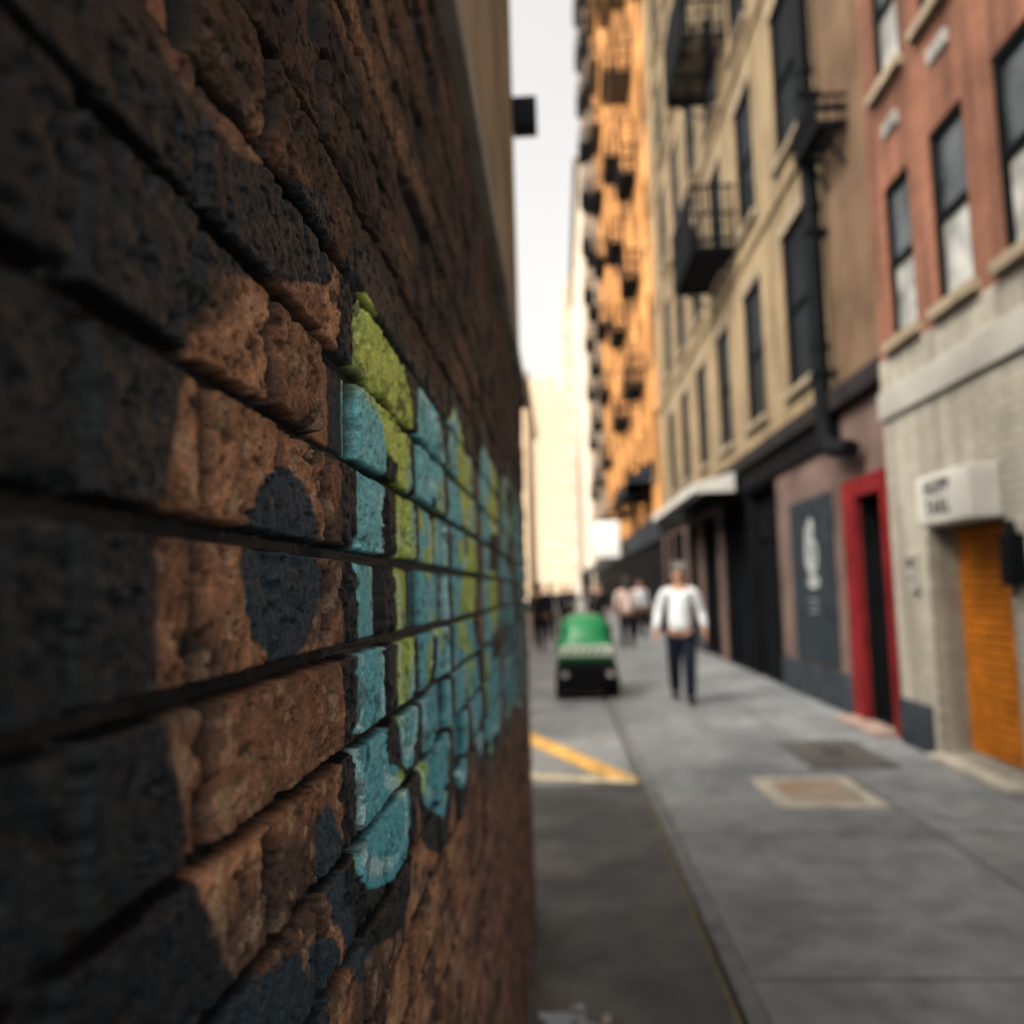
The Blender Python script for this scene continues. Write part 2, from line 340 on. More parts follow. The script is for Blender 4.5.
# ------------------------------------------------------------------ ground
def gsheet(name,x0,x1,y0,y1,z,m):
    b=MB(); b.quad([(x0,y0,z),(x1,y0,z),(x1,y1,z),(x0,y1,z)]); o=b.obj(name,m); struct(o); return o
def groundmat(name,base,dark,jx=None,jy=None,ph=0.0,px=0.0,rough=0.75,fines=120,spots=0.0):
    m=bpy.data.materials.new(name); m.use_nodes=True; n=m.node_tree; p=n.nodes['Principled BSDF']
    p.inputs['Specular IOR Level'].default_value=0.4
    g=n.nodes.new('ShaderNodeNewGeometry')
    def noise(sc,det,lo,hi,a,b_):
        t=n.nodes.new('ShaderNodeTexNoise'); t.inputs['Scale'].default_value=sc; t.inputs['Detail'].default_value=det; t.inputs['Roughness'].default_value=0.65
        S(n,g.outputs['Position'],t.inputs['Vector'])
        r=n.nodes.new('ShaderNodeMapRange'); r.inputs['From Min'].default_value=lo; r.inputs['From Max'].default_value=hi; r.inputs['To Min'].default_value=a; r.inputs['To Max'].default_value=b_
        S(n,t.outputs[0],r.inputs[0]); return r.outputs[0],t.outputs[0]
    f1,_=noise(0.9,8,0.38,0.62,0,1)
    mx=n.nodes.new('ShaderNodeMix'); mx.data_type='RGBA'; mx.inputs[6].default_value=(*dark,1); mx.inputs[7].default_value=(*base,1); S(n,f1,mx.inputs[0])
    f2,raw=noise(fines,4,0.3,0.7,0.65,1.3)
    f3,_=noise(5,6,0.38,0.62,0.78,1.12)
    mu=n.nodes.new('ShaderNodeMath'); mu.operation='MULTIPLY'; S(n,f2,mu.inputs[0]); S(n,f3,mu.inputs[1])
    fac=mu.outputs[0]
    if spots>0:
        f4,_=noise(2.2,2,0.62,0.68,1.0,1.0-spots)
        m4=n.nodes.new('ShaderNodeMath'); m4.operation='MULTIPLY'; S(n,fac,m4.inputs[0]); S(n,f4,m4.inputs[1]); fac=m4.outputs[0]
    s=n.nodes.new('ShaderNodeSeparateXYZ'); S(n,g.outputs['Position'],s.inputs[0])
    for ax,per,phs in ((0,jx,px),(1,jy,ph)):
        if not per: continue
        a=n.nodes.new('ShaderNodeMath'); a.operation='ADD'; a.inputs[1].default_value=phs; S(n,s.outputs[ax],a.inputs[0])
        pp=n.nodes.new('ShaderNodeMath'); pp.operation='PINGPONG'; pp.inputs[1].default_value=per/2; S(n,a.outputs[0],pp.inputs[0])
        r=n.nodes.new('ShaderNodeMapRange'); r.inputs['From Min'].default_value=0.005; r.inputs['From Max'].default_value=0.018; r.inputs['To Min'].default_value=0.3; r.inputs['To Max'].default_value=1; S(n,pp.outputs[0],r.inputs[0])
        m2=n.nodes.new('ShaderNodeMath'); m2.operation='MULTIPLY'; S(n,fac,m2.inputs[0]); S(n,r.outputs[0],m2.inputs[1]); fac=m2.outputs[0]
    v=n.nodes.new('ShaderNodeVectorMath'); v.operation='SCALE'; S(n,mx.outputs[2],v.inputs[0]); S(n,fac,v.inputs['Scale'])
    S(n,v.outputs[0],p.inputs['Base Color'])
    r,_=noise(1.7,6,0.35,0.65,rough-0.22,rough+0.08); S(n,r,p.inputs['Roughness'])
    bp=n.nodes.new('ShaderNodeBump'); bp.inputs['Strength'].default_value=0.4; bp.inputs['Distance'].default_value=0.006
    S(n,raw,bp.inputs['Height']); S(n,bp.outputs[0],p.inputs['Normal'])
    return m
m_asph=groundmat("asphalt",(0.050,0.053,0.054),(0.028,0.031,0.033),rough=0.66)
m_road=groundmat("worn_concrete_road",(0.20,0.207,0.207),(0.13,0.138,0.142),jy=3.2,rough=0.66)
m_pave=groundmat("pavement_slabs",(0.192,0.203,0.207),(0.105,0.116,0.123),jx=1.56,px=0.93,jy=1.9,ph=0.35,rough=0.62,spots=0.18)
m_ground=groundmat("ground_concrete",(0.17,0.17,0.16),(0.12,0.12,0.12),rough=0.8)
gsheet("ground",-900,900,-400,1600,-0.07,m_ground)
gsheet("road",-6,0.56,6.85,170,-0.020,m_road)
b=MB(); b.quad([(-6,-8,-0.045),(0.62,-8,-0.045),(0.56,6.85,-0.024),(-6,6.85,-0.024)]); struct(b.obj("asphalt",m_asph))
b=MB(); b.box(0.68,3.6,-8,170,-0.06,0.0); struct(b.obj("pavement",m_pave))
b=MB()
y=-8
while y<90:
    b.box(0.60,0.679,y,y+1.495,-0.06,-0.002); y+=1.5
k=b.obj("kerb",m_kerb,bevel=0.008); struct(k)
# markings
b=MB(); b.quad([(-1.40,11.2,-0.014),(0.35,6.94,-0.014),(0.60,6.94,-0.014),(-1.10,11.2,-0.014)][::-1]); o=b.obj("yellow_road_marking",m_yellow); struct(o)
b=MB(); b.quad([(-1.6,7.66,-0.009),(-1.6,7.48,-0.009),(0.52,6.82,-0.009),(0.55,6.96,-0.009),(0.30,7.05,-0.009)]); o=b.obj("white_road_marking",m_wmark); struct(o)
b=MB(); b.quad([(0.575,-6,-0.036),(0.595,-6,-0.036),(0.585,6.6,-0.017),(0.565,6.6,-0.017)]); o=b.obj("kerb_line_marking",m_kerbline); struct(o)
# access covers
e=empty("access_cover",(1.78,6.4,0)); tag(e,"pale concrete framed access cover with rusty plate set in pavement","access cover")
b=MB()
O=[(1.42,5.95),(2.15,5.95),(2.15,6.87),(1.42,6.87)]; I=[(1.54,6.07),(2.03,6.07),(2.03,6.75),(1.54,6.75)]
for i in range(4):
    j=(i+1)%4
    b.quad([(*O[i],0.012),(*O[j],0.012),(*I[j],0.012),(*I[i],0.012)]); b.quad([(*O[i],0.0),(*O[j],0.0),(*O[j],0.012),(*O[i],0.012)])
par(b.obj("frame",m_plate,weld=True),e)
b=MB(); b.box(1.543,2.027,6.073,6.747,0.001,0.007); par(b.obj("plate",m_rust),e)
e=empty("cellar_hatch",(2.35,7.8,0)); tag(e,"dark steel cellar hatch lying flush in the pavement","hatch")
for (xa,xb,xh) in ((2.0,2.345,2.30),(2.355,2.7,2.40)):
    b=MB(); b.box(xa,xb,7.2,8.4,0.001,0.012); par(b.obj("hatch_door",m_dplate,bevel=0.003),e)
    b=MB(); b.tube((xh,7.7,0.02),(xh,7.9,0.02),0.008); par(b.obj("handle",m_iron),e)
# wet patch with glints on the near asphalt
e=empty("puddle",(0.02,3.14,-0.04)); tag(e,"small shiny rain puddle on dark asphalt beside the brick wall","puddle")
m_water=mat("puddle_water",(0.02,0.021,0.022),0.03,var=0.1,spec=0.5)
for (cx,cy,r0,ph) in ((-0.05,3.20,0.075,0.3),(0.05,3.14,0.06,1.7),(0.13,3.20,0.035,2.6),(0.02,3.29,0.028,4.0)):
    b=MB(); pts=[]
    for k in range(22):
        a=2*math.pi*k/22; rr=r0*(1+0.28*math.sin(3*a+ph)+0.18*math.sin(5*a+2*ph))
        pts.append((cx+rr*math.cos(a)*1.0,cy+rr*math.sin(a)*0.9,-0.0265))
    b.quad(pts); par(b.obj("water",m_water),e)

# ------------------------------------------------------------------ buildings
def wall_mesh(X,y0,y1,z0,z1,ops,s=1,depth=0.28,back=7.0,rmi=0):
    """facade at X facing -s; ops=list of (ya,yb,za,zb)"""
    b=MB()
    ysn=sorted(set([y0,y1]+[v for o in ops for v in o[:2]])); zsn=sorted(set([z0,z1]+[v for o in ops for v in o[2:]]))
    def inop(y,z): return any(o[0]<y<o[1] and o[2]<z<o[3] for o in ops)
    for i in range(len(ysn)-1):
        run=None
        for j in range(len(zsn)-1):
            solid=not inop((ysn[i]+ysn[i+1])/2,(zsn[j]+zsn[j+1])/2)
            if solid and run is None: run=zsn[j]
            if (not solid) and run is not None:
                b.quad([(X,ysn[i],run),(X,ysn[i+1],run),(X,ysn[i+1],zsn[j]),(X,ysn[i],zsn[j])]); run=None
        if run is not None: b.quad([(X,ysn[i],run),(X,ysn[i+1],run),(X,ysn[i+1],z1),(X,ysn[i],z1)])
    Xd=X+s*depth
    for (ya,yb,za,zb) in ops:
        b.quad([(X,ya,za),(Xd,ya,za),(Xd,ya,zb),(X,ya,zb)],rmi); b.quad([(X,yb,za),(X,yb,zb),(Xd,yb,zb),(Xd,yb,za)],rmi)
        b.quad([(X,ya,zb),(Xd,ya,zb),(Xd,yb,zb),(X,yb,zb)],rmi); b.quad([(X,ya,za),(X,yb,za),(Xd,yb,za),(Xd,ya,za)],rmi)
    Xb=X+s*back
    b.quad([(X,y0,z0),(Xb,y0,z0),(Xb,y0,z1),(X,y0,z1)]); b.quad([(X,y1,z0),(X,y1,z1),(Xb,y1,z1),(Xb,y1,z0)])
    b.quad([(X,y0,z1),(Xb,y0,z1),(Xb,y1,z1),(X,y1,z1)]); b.quad([(Xb,y0,z0),(Xb,y1,z0),(Xb,y1,z1),(Xb,y0,z1)])
    return b
def make_window(parent,name,X,op,s,mats,sillm,framem,fw=0.05,detail=True,rec=0.16,lintel=None):
    ya,yb,za,zb=op; e=0.003; zm=(za+zb)/2
    Xg=X+s*rec
    b=MB()
    x1,x2=sorted((Xg,Xg+s*0.02)); b.box(x1,x2,ya+e,yb-e,zm,zb-e,0); b.box(x1,x2,ya+e,yb-e,za+e,zm-0.001,1)
    wobj=par(b.obj(name,mats),parent)
    if not detail: return wobj
    b=MB(); x1,x2=sorted((Xg-s*0.04,Xg-s*0.002))
    b.box(x1,x2,ya+e,ya+fw,za+e,zb-e); b.box(x1,x2,yb-fw,yb-e,za+e,zb-e)
    b.box(x1,x2,ya+fw,yb-fw,zb-fw,zb-e); b.box(x1,x2,ya+fw,yb-fw,za+e,za+fw); b.box(x1-0.0,x2,ya+fw,yb-fw,zm-fw*0.5,zm+fw*0.5)
    o=b.obj("frame",framem); o.parent=wobj
    b=MB(); x1,x2=sorted((X-s*0.08,X+s*0.04)); b.box(x1,x2,ya-0.08,yb+0.08,za-0.10,za-0.002)
    o=b.obj("sill",sillm,bevel=0.008); o.parent=wobj
    if lintel:
        b=MB(); x1,x2=sorted((X-s*0.02,X+s*0.02)); b.box(x1,x2,ya-0.08,yb+0.08,zb+0.002,zb+0.16)
        o=b.obj("lintel",lintel); o.parent=wobj
    return wobj
def fire_escape(parent,X,ya,yb,z,s=1,dep=0.95,rail=1.0,ladder=0,step=0.12,r=0.017,zup=3.3):
    """s=+1: wall at +X side"""
    plat=MB(); x0=X-s*dep; xa,xb=sorted((x0,X-0.005*s))
    plat.box(xa,xb,ya,ya+0.05,z-0.08,z); plat.box(xa,xb,yb-0.05,yb,z-0.08,z); xo=sorted((x0,x0+s*0.05)); plat.box(xo[0],xo[1],ya+0.05,yb-0.05,z-0.08,z)
    k=ya+0.09
    while k<yb-0.08: plat.box(min(xa,xb)+0.04,max(xa,xb),k,k+0.035,z-0.03,z-0.005); k+=0.085
    for yb_ in (ya+0.12,yb-0.12): plat.tube((x0+s*0.1,yb_,z-0.05),(X-s*0.01,yb_,z-0.45),0.02,6)
    po=par(plat.obj("fire_escape",m_iron),parent)
    rl=MB()
    for zz in (z+rail,z+rail*0.55,z+0.12): 
        rl.tube((x0,ya,zz),(x0,yb,zz),r*1.4,6); rl.tube((x0,ya,zz),(X,ya,zz),r*1.4,6); rl.tube((x0,yb,zz),(X,yb,zz),r*1.4,6)
    k=ya
    while k<=yb+0.001: rl.tube((x0,k,z),(x0,k,z+rail),r,5); k+=step
    k=step
    while k<dep: 
        for q in (ya,yb): rl.tube((x0+s*k,q,z),(x0+s*k,q,z+rail),r,5)
        k+=step
    o=rl.obj("railing",m_iron); o.parent=po
    if ladder:
        l=MB(); y1=ya+0.3; y2=yb-0.3; xm=x0+s*0.25
        for dx in (0,0.35*s): l.tube((xm+dx,y1,z),(xm+dx,y2,z+zup),0.03,6)
        for i in range(1,12):
            t_=i/12; l.tube((xm,y1+(y2-y1)*t_,z+zup*t_),(xm+0.35*s,y1+(y2-y1)*t_,z+zup*t_),0.016,5)
        o=l.obj("ladder",m_iron); o.parent=po
    return po

# --- red brick building with white painted ground floor
RX=3.17; R0,R1=2.2,8.3
rb=empty("red_brick_building",(6,5.2,0)); tag(rb,"red brick building with white painted brick ground floor and orange shutter","building")
wops=[]
cols=[(7.40,7.97),(6.38,6.99),(5.34,5.95),(4.32,4.93),(3.30,3.9)]
for (a,c) in cols: wops+= [(a,c,3.72,5.18),(a,c,6.15,7.6),(a,c,8.6,10.0)]
par(wall_mesh(RX,R0,R1,3.6,11.2,wops,depth=0.12).obj("upper_wall",m_redbrick),rb)
for op in wops: make_window(rb,"window",RX,op,1,[m_glass2,m_blind],m_stone,m_iron,fw=0.055,rec=0.06)
par(wall_mesh(RX-0.01,R0-0.01,R1+0.0,0,3.595,[(6.2,7.5,0.07,1.95),(3.2,4.2,0.07,2.2)],depth=0.34).obj("ground_floor_wall",m_whitebrick),rb)
b=MB(); b.box(RX-0.05,RX+0.1,R0-0.02,R1+0.01,3.03,3.30); par(b.obj("band_course",m_grey,bevel=0.008),rb)
for (ya,yb) in ((R0-0.02,6.1),(7.62,R1+0.01)):
    b=MB(); b.box(RX-0.035,RX-0.012,ya,yb,0.0,0.42); par(b.obj("plinth",m_slate2,bevel=0.005),rb)
b=MB(); b.box(RX-0.14,RX+0.33,6.21,7.49,0.003,0.066); par(b.obj("doorstep",m_plate,bevel=0.01),rb)
b=MB(); z=0.07; prof=[]
while z<1.88:
    prof+= [(RX+0.262,z),(RX+0.232,z+0.010),(RX+0.228,z+0.045),(RX+0.235,z+0.070)]; z+=0.08
prof.append((RX+0.262,1.945))
for i in range(len(prof)-1):
    (xa,za),(xb,zb)=prof[i],prof[i+1]; b.quad([(xa,6.205,za),(xa,7.495,za),(xb,7.495,zb),(xb,6.205,zb)])
par(b.obj("roller_shutter",m_orange,weld=True),rb)
b=MB(); b.box(RX+0.1,RX+0.3,3.205,4.195,0.075,2.195); par(b.obj("door",m_slate,bevel=0.01),rb)
b=MB(); b.box(2.93,RX-0.013,6.22,7.12,1.94,2.33); sb=par(b.obj("sign_box",m_white,bevel=0.012),rb)
def text_mesh(body,size,name):
    c=bpy.data.curves.new(name,'FONT'); c.body=body; c.size=size; c.extrude=0.002; c.align_x='CENTER'; c.align_y='CENTER'; c.offset=0.006; c.space_character=1.25
    to=bpy.data.objects.new("tmp",c); COL.objects.link(to); dg=bpy.context.evaluated_depsgraph_get()
    me_=bpy.data.meshes.new_from_object(to.evaluated_get(dg)); bpy.data.objects.remove(to)
    return me_
def put_text(body,size,x,y,z,m,parent,name="lettering"):
    me_=text_mesh(body,size,name); me_.materials.clear(); me_.materials.append(m)
    o=bpy.data.objects.new(name,me_); COL.objects.link(o)
    R=Matrix(((0,0,-1),(-1,0,0),(0,1,0))).to_4x4()
    me_.transform(Matrix.Translation((x,y,z))@R); o.parent=parent
    return o
m_ink=mat("dark_lettering",(0.025,0.03,0.035),0.6,spec=0.2)
for (tx,zz) in (("HUPP",2.215),("TARL",2.06)):
    o=put_text(tx,0.155,2.927,6.74,zz,m_ink,sb)
b=MB(); b.box(RX-0.06,RX-0.012,7.70,7.84,1.42,1.74,0); b.box(RX-0.068,RX-0.0595,7.73,7.81,1.62,1.70,1); b.tube((RX-0.07,7.77,1.52),(RX-0.058,7.77,1.52),0.02,8,1); par(b.obj("intercom",[m_grey,m_dark],bevel=0.0),rb)
b=MB(); b.box(RX-0.12,RX-0.012,5.96,6.10,1.45,1.80); b.tube((RX-0.07,6.03,1.79),(RX-0.07,6.03,1.90),0.05,10,0,0.02); b.tube((RX-0.07,6.03,1.37),(RX-0.07,6.03,1.46),0.02,8); par(b.obj("wall_lamp",m_iron),rb)
for (yy0,zz0) in ((7.66,5.62),(6.66,5.70),(5.64,5.62)):
    b=MB(); b.box(RX-0.03,RX-0.002,yy0-0.16,yy0+0.16,zz0,zz0+0.12)
    for i in range(3): b.box(RX-0.036,RX-0.0295,yy0-0.13,yy0+0.13,zz0+0.02+i*0.035,zz0+0.035+i*0.035)
    par(b.obj("vent_panel",m_blind,bevel=0.0),rb)
b=MB(); b.box(RX-0.25,RX+0.5,R0-0.05,R1+0.003,11.2,11.5); par(b.obj("cornice",m_stone),rb)

# --- beige building
BX=3.3; B0,B1=8.31,27.0
bb=empty("beige_building",(6,17,0)); tag(bb,"beige stucco building with tall dark sash windows and black fire escapes","building")
wc=[11.35+2.55*i for i in range(6)]; rows=[4.15+3.3*i for i in range(5)]
wops=[(c-0.62,c+0.62,r,r+2.25) for c in wc for r in rows]
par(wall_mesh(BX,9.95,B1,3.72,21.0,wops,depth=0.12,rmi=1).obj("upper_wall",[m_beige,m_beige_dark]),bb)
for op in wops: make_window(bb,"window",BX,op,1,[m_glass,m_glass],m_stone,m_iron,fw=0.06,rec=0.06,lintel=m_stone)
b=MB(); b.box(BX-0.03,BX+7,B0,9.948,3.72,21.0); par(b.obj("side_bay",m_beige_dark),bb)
for i,zz in enumerate((7.05,10.35,13.65,16.95)):
    b=MB(); b.box(BX-0.05,BX-0.002,9.96,B1,zz-0.12,zz); par(b.obj("string_course",m_beige,bevel=0.01),bb)
b=MB(); b.box(BX-0.45,BX+0.4,B0,B1,21.003,21.5); par(b.obj("cornice",m_stone),bb)
gA=[(8.66,9.42,0.05,2.42)]
gB=[(12.95,14.9,0.03,3.05),(15.05,17.0,0.03,3.05)]
gC=[(17.9,19.6,0.03,3.0),(20.4,21.6,0.5,3.0),(22.6,24.6,0.03,3.0),(25.0,26.4,0.5,3.0)]
par(wall_mesh(BX-0.02,B0,12.93,0,3.45,gA,depth=0.3,rmi=1).obj("ground_floor_wall",[m_mauve,m_dark]),bb)
par(wall_mesh(BX-0.02,12.931,17.2,0,3.45,gB,depth=0.3,rmi=0).obj("black_shopfront",m_dark),bb)
par(wall_mesh(BX-0.02,17.201,B1,0,3.45,gC,depth=0.3,rmi=1).obj("ground_floor_wall",[m_mauve,m_dark]),bb)
b=MB(); b.box(BX-0.15,BX+0.2,B0,B1,3.453,3.70); par(b.obj("shop_cornice",mat("dark_brown_cornice",(0.022,0.02,0.02),0.8,spec=0.1),bevel=0.03),bb)
b=MB(); b.box(BX-0.07,BX-0.022,9.9,B1,3.12,3.45); par(b.obj("fascia",m_dark),bb)
for (ya,yb) in ((9.88,12.93),(19.62,22.58)):
    b=MB(); b.box(BX-0.06,BX-0.022,ya,yb,0.0,0.46); par(b.obj("plinth",m_slate2,bevel=0.008),bb)
b=MB(); b.box(BX-0.09,BX-0.0225,9.425,9.80,0,2.62); b.box(BX-0.09,BX-0.0225,8.56,8.655,0,2.62); b.box(BX-0.0899,BX-0.0226,8.65,9.43,2.42,2.619)
par(b.obj("red_door_surround",m_red),bb)
for i,op in enumerate(gA+gB+gC):
    b=MB(); X_=BX+0.16
    b.box(X_,X_+0.04,op[0]+.003,op[1]-.003,op[2]+.003,op[3]-.003,0)
    n_=max(1,int((op[1]-op[0])/0.8)); st=(op[1]-op[0])/n_
    for j in range(n_+1):
        yc=min(max(op[0]+j*st,op[0]+0.035),op[1]-0.035); b.box(X_-0.05,X_+0.01,yc-0.03,yc+0.03,op[2]+.003,op[3]-.003,1)
    b.box(X_-0.052,X_+0.01,op[0]+.004,op[1]-.004,2.25,2.31,1)
    par(b.obj("shop_door" if op[2]<0.2 else "shop_window",[m_glass,m_dark]),bb)
b=MB(); b.box(BX-0.30,BX-0.025,8.6,9.85,0.003,0.04); par(b.obj("doorstep",mat("pink_step",(0.25,0.18,0.15),0.8),bevel=0.008),bb)
# mural panel with white emblem
b=MB(); b.box(BX-0.05,BX-0.0225,10.35,12.15,0.5,2.6); mp=par(b.obj("mural_panel",m_slate),bb)
def disc(b,cy,cz,ry,rz,x,n=24,m=0,inner=0.0):
    for i in range(n):
        a=2*math.pi*i/n; c=2*math.pi*(i+1)/n
        if inner>0: b.quad([(x,cy+ry*math.cos(a),cz+rz*math.sin(a)),(x,cy+ry*math.cos(c),cz+rz*math.sin(c)),(x,cy+ry*inner*math.cos(c),cz+rz*inner*math.sin(c)),(x,cy+ry*inner*math.cos(a),cz+rz*inner*math.sin(a))],m)
        else: b.quad([(x,cy,cz),(x,cy+ry*math.cos(a),cz+rz*math.sin(a)),(x,cy+ry*math.cos(c),cz+rz*math.sin(c))],m)
b=MB(); x=BX-0.053
disc(b,11.2,2.22,0.13,0.13,x); disc(b,11.22,1.86,0.28,0.25,x,inner=0.6); disc(b,11.25,1.78,0.11,0.22,x-0.001); disc(b,11.17,1.52,0.26,0.09,x-0.0015)
disc(b,11.40,2.08,0.06,0.16,x-0.0005)
o=b.obj("emblem",mat("chalk_paint",(0.28,0.30,0.30),0.8,var=0.4,vscale=12),weld=True); o.parent=mp
b=MB()
for i,wd in enumerate((0.36,0.22,0.3)): b.box(x-0.004,x,11.2-wd/2*1.2,11.2+wd/2*1.2,1.28-i*0.075,1.30-i*0.075)
o=b.obj("small_lettering",mat("chalk_dim",(0.2,0.22,0.23),0.8)); o.parent=mp
# fire escapes
for z in (7.45,11.45,15.2,18.4): fire_escape(bb,BX,14.7,17.0,z,dep=0.80,rail=1.1,step=0.09,r=0.022)
fire_escape(bb,BX-0.03,9.0,9.85,6.5,dep=0.35,rail=0.28)
# drain pipe
b=MB(); px=BX-0.19; b.tube((px,9.95,3.35),(px,9.95,20.6),0.10,12)
pts=[(px,9.95,3.38),(px,9.90,3.15),(px,9.7,3.0),(px,9.3,2.95),(px,9.1,2.90)]
for i in range(len(pts)-1): b.tube(pts[i],pts[i+1],0.10,12)
for z in (3.9,5.6,7.3,9.0,10.7,12.4,14,16,18): b.box(px-0.1,BX-0.025,9.84,10.06,z,z+0.05); b.tube((px,9.95,z+0.3),(px,9.95,z+0.4),0.115,12)
par(b.obj("drain_pipe",m_iron,smooth=True),bb)
# awning
b=MB(); ya,yb=15.2,21.8
xa,xb=BX-0.90,BX-0.155
b.quad([(xb,ya,3.50),(xb,yb,3.50),(xa,yb,3.32),(xa,ya,3.32)]); b.quad([(xa,ya,3.32),(xa,yb,3.32),(xa,yb,3.16),(xa,ya,3.16)])
b.quad([(xb,ya,3.50),(xa,ya,3.32),(xa,ya,3.16),(xb,ya,3.16)]); b.quad([(xb,yb,3.50),(xa,yb,3.32),(xa,yb,3.16),(xb,yb,3.16)])
par(b.obj("awning",m_awn,weld=True),bb)

# --- orange tower and neighbours
def tower(name,label,X,y0,y1,H,mw_,cols_,fh,z0,winsz,fes,s=1,back=14,shop=True,wm=m_glass,rec=0.08,fdep=0.75):
    e=empty(name,(X+s*back/2,(y0+y1)/2,0)); tag(e,label,"building")
    ops=[]; n=int((H-z0-1)/fh)
    for c in cols_:
        for k in range(n): ops.append((c-winsz[0]/2,c+winsz[0]/2,z0+k*fh,z0+k*fh+winsz[1]))
    ops=ops[:98]
    par(wall_mesh(X,y0,y1,0,H,ops,s=s,back=back,depth=0.3).obj("wall",mw_),e)
    for op in ops: make_window(e,"window",X,op,s,[wm,wm],m_stone,m_iron,detail=(y0<30 and s==1),rec=rec)
    b=MB(); x1,x2=sorted((X-s*0.6,X+s*0.5)); b.box(x1,x2,y0,y1,H+0.003,H+0.8)
    par(b.obj("cornice",m_stone),e)
    if shop:
        b=MB(); x1,x2=sorted((X-s*0.08,X-s*0.003)); b.box(x1,x2,y0+0.6,y1-1,0.1,3.05)
        par(b.obj("shopfront",m_dark),e)
        b=MB(); x1,x2=sorted((X-s*0.2,X-s*0.003)); b.box(x1,x2,y0,y1,3.05,3.9); par(b.obj("fascia",m_slate),e)
    for (ya,yb) in fes:
        for k in range(n): fire_escape(e,X,ya,yb,z0+k*fh-0.35,s=s,dep=fdep,rail=1.1,ladder=(1 if k<n-1 and y0<40 else 0),step=0.3,r=0.03,zup=fh)
    return e
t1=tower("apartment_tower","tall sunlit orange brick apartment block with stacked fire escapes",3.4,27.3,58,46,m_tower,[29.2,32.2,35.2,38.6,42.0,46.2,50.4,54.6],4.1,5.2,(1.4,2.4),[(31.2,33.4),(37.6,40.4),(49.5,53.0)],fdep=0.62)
t2=tower("shaded_tower","tall brick tower in shaded brown grey with dark fire escapes",3.5,58.3,84,66,m_tower2,[60.5,65,69.5,74,78.5],4.2,5.2,(1.5,2.4),[(60.0,63.0),(68.0,71.5)])  # stands for the orange tower's shaded left side, shade painted in its brick
t3=tower("hazy_block","pale hazy stone office block at the end of the street",3.4,88,135,47,m_pale2,[92,100,108,116,124],4.2,5.2,(2,2.4),[],shop=True,wm=m_palewin)
t4=tower("hazy_block","haze-paled cream stone block beyond the end of the alley",-4.0,112,160,30,m_pale,[118,126,134,142,150],4.2,5.2,(2,2.4),[],s=-1,shop=False,wm=m_palewin)
for (x0,x1,y0,H,mm,lab) in ((-30,2.5,230,56,m_pale,"haze-paled sunlit stone building closing the far street"),(2.6,26,225,84,m_pale2,"tall haze-paled grey building closing the far street")):
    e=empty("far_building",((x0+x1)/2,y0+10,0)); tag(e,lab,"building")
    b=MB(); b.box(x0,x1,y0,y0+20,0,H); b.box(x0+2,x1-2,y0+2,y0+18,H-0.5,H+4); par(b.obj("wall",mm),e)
    for i in range(8):
        for k in range(11):
            cx=x0+(x1-x0)*(i+0.5)/8; zc=6+k*(H-8)/11
            b=MB(); b.box(cx-0.8,cx+0.8,y0-0.05,y0-0.003,zc,zc+2.4); par(b.obj("window",m_palewin),e)
# lower left row beyond the wall (seen only obliquely)
m_lbrick=brickmat("left_brown_brick",(0.26,0.14,0.09),(0.2,0.1,0.07),(0.2,0.16,0.13),grime=(0.6,1.1))
e=tower("low_brick_building","low brown brick building with sash windows beside the alley",-5.0,6.0,30,6.2,m_lbrick,[8+2.6*i for i in range(8)],3.0,4.0,(1.0,1.6),[],s=-1,back=8)
e=tower("low_rendered_building","low cream rendered building with square windows beside the alley",-5.2,30.3,70,7.5,m_pale,[33+4*i for i in range(9)],3.0,4.0,(1.2,1.8),[],s=-1,back=8)

# hanging sign
e=empty("hanging_sign",(2.3,40,4)); tag(e,"white hanging shop sign on black bracket over the pavement","sign")
b=MB(); b.box(1.55,2.85,39.95,40.05,2.95,4.65); par(b.obj("sign_board",mat("sign_white",(0.8,0.8,0.78),0.6,var=0.05),bevel=0.03),e)
b=MB(); b.tube((1.5,40,4.75),(3.39,40,4.75),0.05); b.tube((2.0,40,4.72),(3.39,40,5.6),0.04); b.tube((1.7,40,4.6),(1.7,40,4.78),0.03);b.tube((2.7,40,4.6),(2.7,40,4.78),0.03)
b.box(1.51,1.548,39.94,40.06,2.9,4.7); b.box(2.852,2.89,39.94,40.06,2.9,4.7); par(b.obj("bracket",m_iron),e)
for (ya,yb) in ((30,34),(35,38)):
    b=MB(); X_=3.395
    b.quad([(X_,ya,6.0),(X_,yb,6.0),(X_-1.0,yb,5.2),(X_-1.0,ya,5.2)]); b.quad([(X_,ya,6.0),(X_-1.0,ya,5.2),(X_,ya,5.2)]); b.quad([(X_,yb,6.0),(X_-1.0,yb,5.2),(X_,yb,5.2)])
    b.quad([(X_-1.0,ya,5.2),(X_-1.0,yb,5.2),(X_-1.0,yb,4.9),(X_-1.0,ya,4.9)])
    o=b.obj("shop_awning",m_slate,weld=True); par(o,t1)

